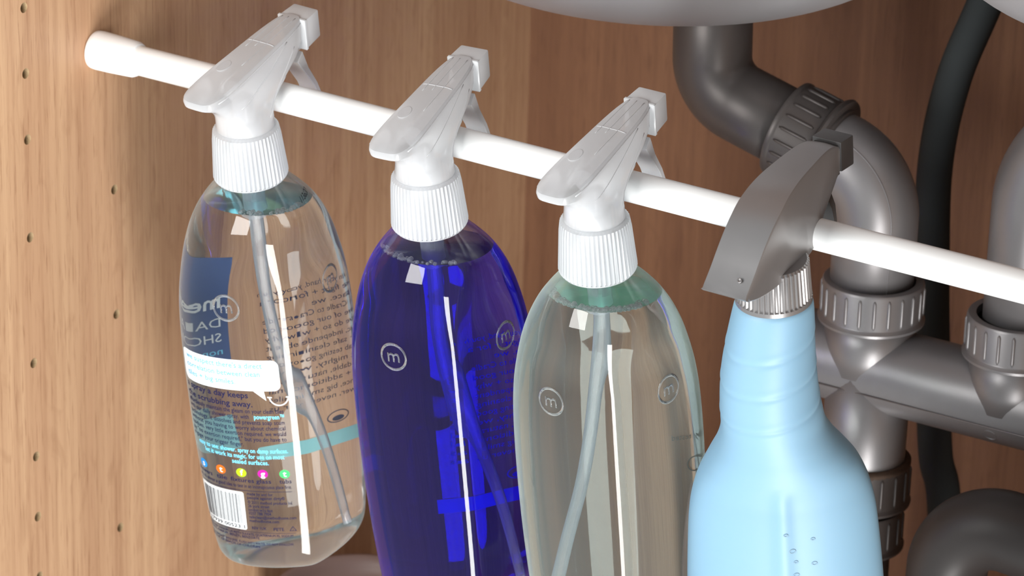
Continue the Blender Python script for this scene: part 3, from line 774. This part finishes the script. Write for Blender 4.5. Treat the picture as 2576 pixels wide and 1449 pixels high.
obj('mould_seam', tube([(.262, YP-.0216, .4455), (.5, YP-.0216, .4451), (.7, YP-.0216, .445)], .0004, 6), GREY, mani)
for xx in (xs-.004, x2-.003):
    t = bmesh.new(); k = disc_dir((xx, YP-.0184, .4400), (0, -1, -.62), [(.0037, -.002), (.0037, .0002), (.0035, .0005), (.0033, .0002), (.0031, -.0001)], 32); obj('gate_mark', k, GREY, mani)
nut((xs, YP, .4782), (0, 0, 1), parent=mani, rot=.2)
nut((x2, YP, .4780), (0, 0, 1), parent=mani, rot=.6)
nut((xs+.001, YP, .3760), (0, 0, 1), parent=mani, m=GREY_D, flange=.0262, R=.0250, h=.0240, n=18)
nut((xs-.001, YP, .3500), (0, 0, 1), parent=mani, m=GREY_D, flange=.0262, R=.0248, h=.0230, n=18)
obj('sludge_ring', lathe([(.0215, .3975), (.0250, .3980), (.0252, .4005), (.0222, .4015)], 48, False, False, None, (xs+.001, YP)), plain('rusty_sealant', s2l(70, 52, 40), .8, .5, 300), mani)
obj('lower_pipe', lathe([(.0195, .02), (.0195, .38)], 40, True, True, None, (xs-.001, YP)), GREY_D, mani)
p2 = thing('downpipe', 'grey downpipe entering the manifold at the right edge of the picture', 'pipe', (0, 0, 0))
obj('elbow', tube(arc_path([(x2+.002, YP, .488), (x2+.002, YP, .590), (x2+.10, YP, .640)], .05, 18), .0205, 48), GREY, p2)
tr = thing('trap_bend', 'grey trap pipe coloured dark for shade, curving at the lower right corner', 'pipe', (0, 0, 0))
obj('bend', tube(arc_path([(.401, .17, .24), (.4015, .17, .4085), (.56, .17, .396)], .030, 22), .0205, 56), GREY_T, tr)
hs = thing('flexible_hose', 'black rubber hose hanging behind the grey pipes', 'hose', (0, 0, 0))
obj('hose', tube(bezier_path([(.352, .32, .68), (.334, .32, .6235), (.3195, .32, .5781), (.3128, .32, .5276), (.3160, .32, .4645), (.3200, .32, .4186), (.326, .32, .3623), (.334, .32, .329), (.345, .32, .2)], 10), .0095, 32), BLACK, hs)
ck = obj('pipe_clip', box_bm(.289, .3085, YP-.002, YP+.016, .5345, .5385, .001), CABLE); ck['label'] = 'small black plastic clip behind the grey spray head'; ck['category'] = 'clip'
append_bm = box_bm(.2955, .304, .222, .236, .5385, .566, .002)
cc = obj('clip_strap', append_bm, CABLE, ck)

# ------------------------------------------------------------------ sink bowls
def bowl(name, c, zb, R, label, k=1.0):
    prof = [(.0001, 0), (.055, .0004), (.085, .003), (.112, .011), (.135, .026), (.150, .048), (.158, .075), (.162, .110), (.166, .28)]
    bm = lathe([(r*R/.166, zb+z*k) for r, z in catm(prof, 5)], 96, True, False, None, c); fix(bm)
    r = thing(name, label, 'sink', (c[0], c[1], zb))
    for v in bm.verts: v.co -= Vector((c[0], c[1], zb))
    obj('basin', bm, STEEL, r)
    obj('rim', lathe([(R, .28*k-.004), (R+.012, .28*k-.003), (R+.012, .28*k-.0005), (R-.002, .28*k-.0005)], 96, False, False), STEEL, r)
    obj('drain_collar', lathe([(.028, -.0004), (.028, .004)], 48), STEEL, r)
    return r
bowl('sink_bowl', (.193, .225), .6354, .166, 'steel sink bowl underside above the leftmost grey pipe')
bowl('sink_bowl', (.468, .225), .667, .134, 'steel sink bowl underside cut by the top right corner')

# ------------------------------------------------------------------ container on the cabinet base
tb_ = thing('plastic_tub', 'round taupe plastic tub standing on the cabinet base beneath the bottles', 'tub', (.0606, .150, 0))
obj('wall', lathe([(.036, 0), (.047, .2575), (.0475, .2665), (.0490, .268), (.0500, .270), (.0490, .272), (.0465, .2715), (.0440, .2665), (.042, .2605), (.028, .2585)], 72), TUB, tb_)
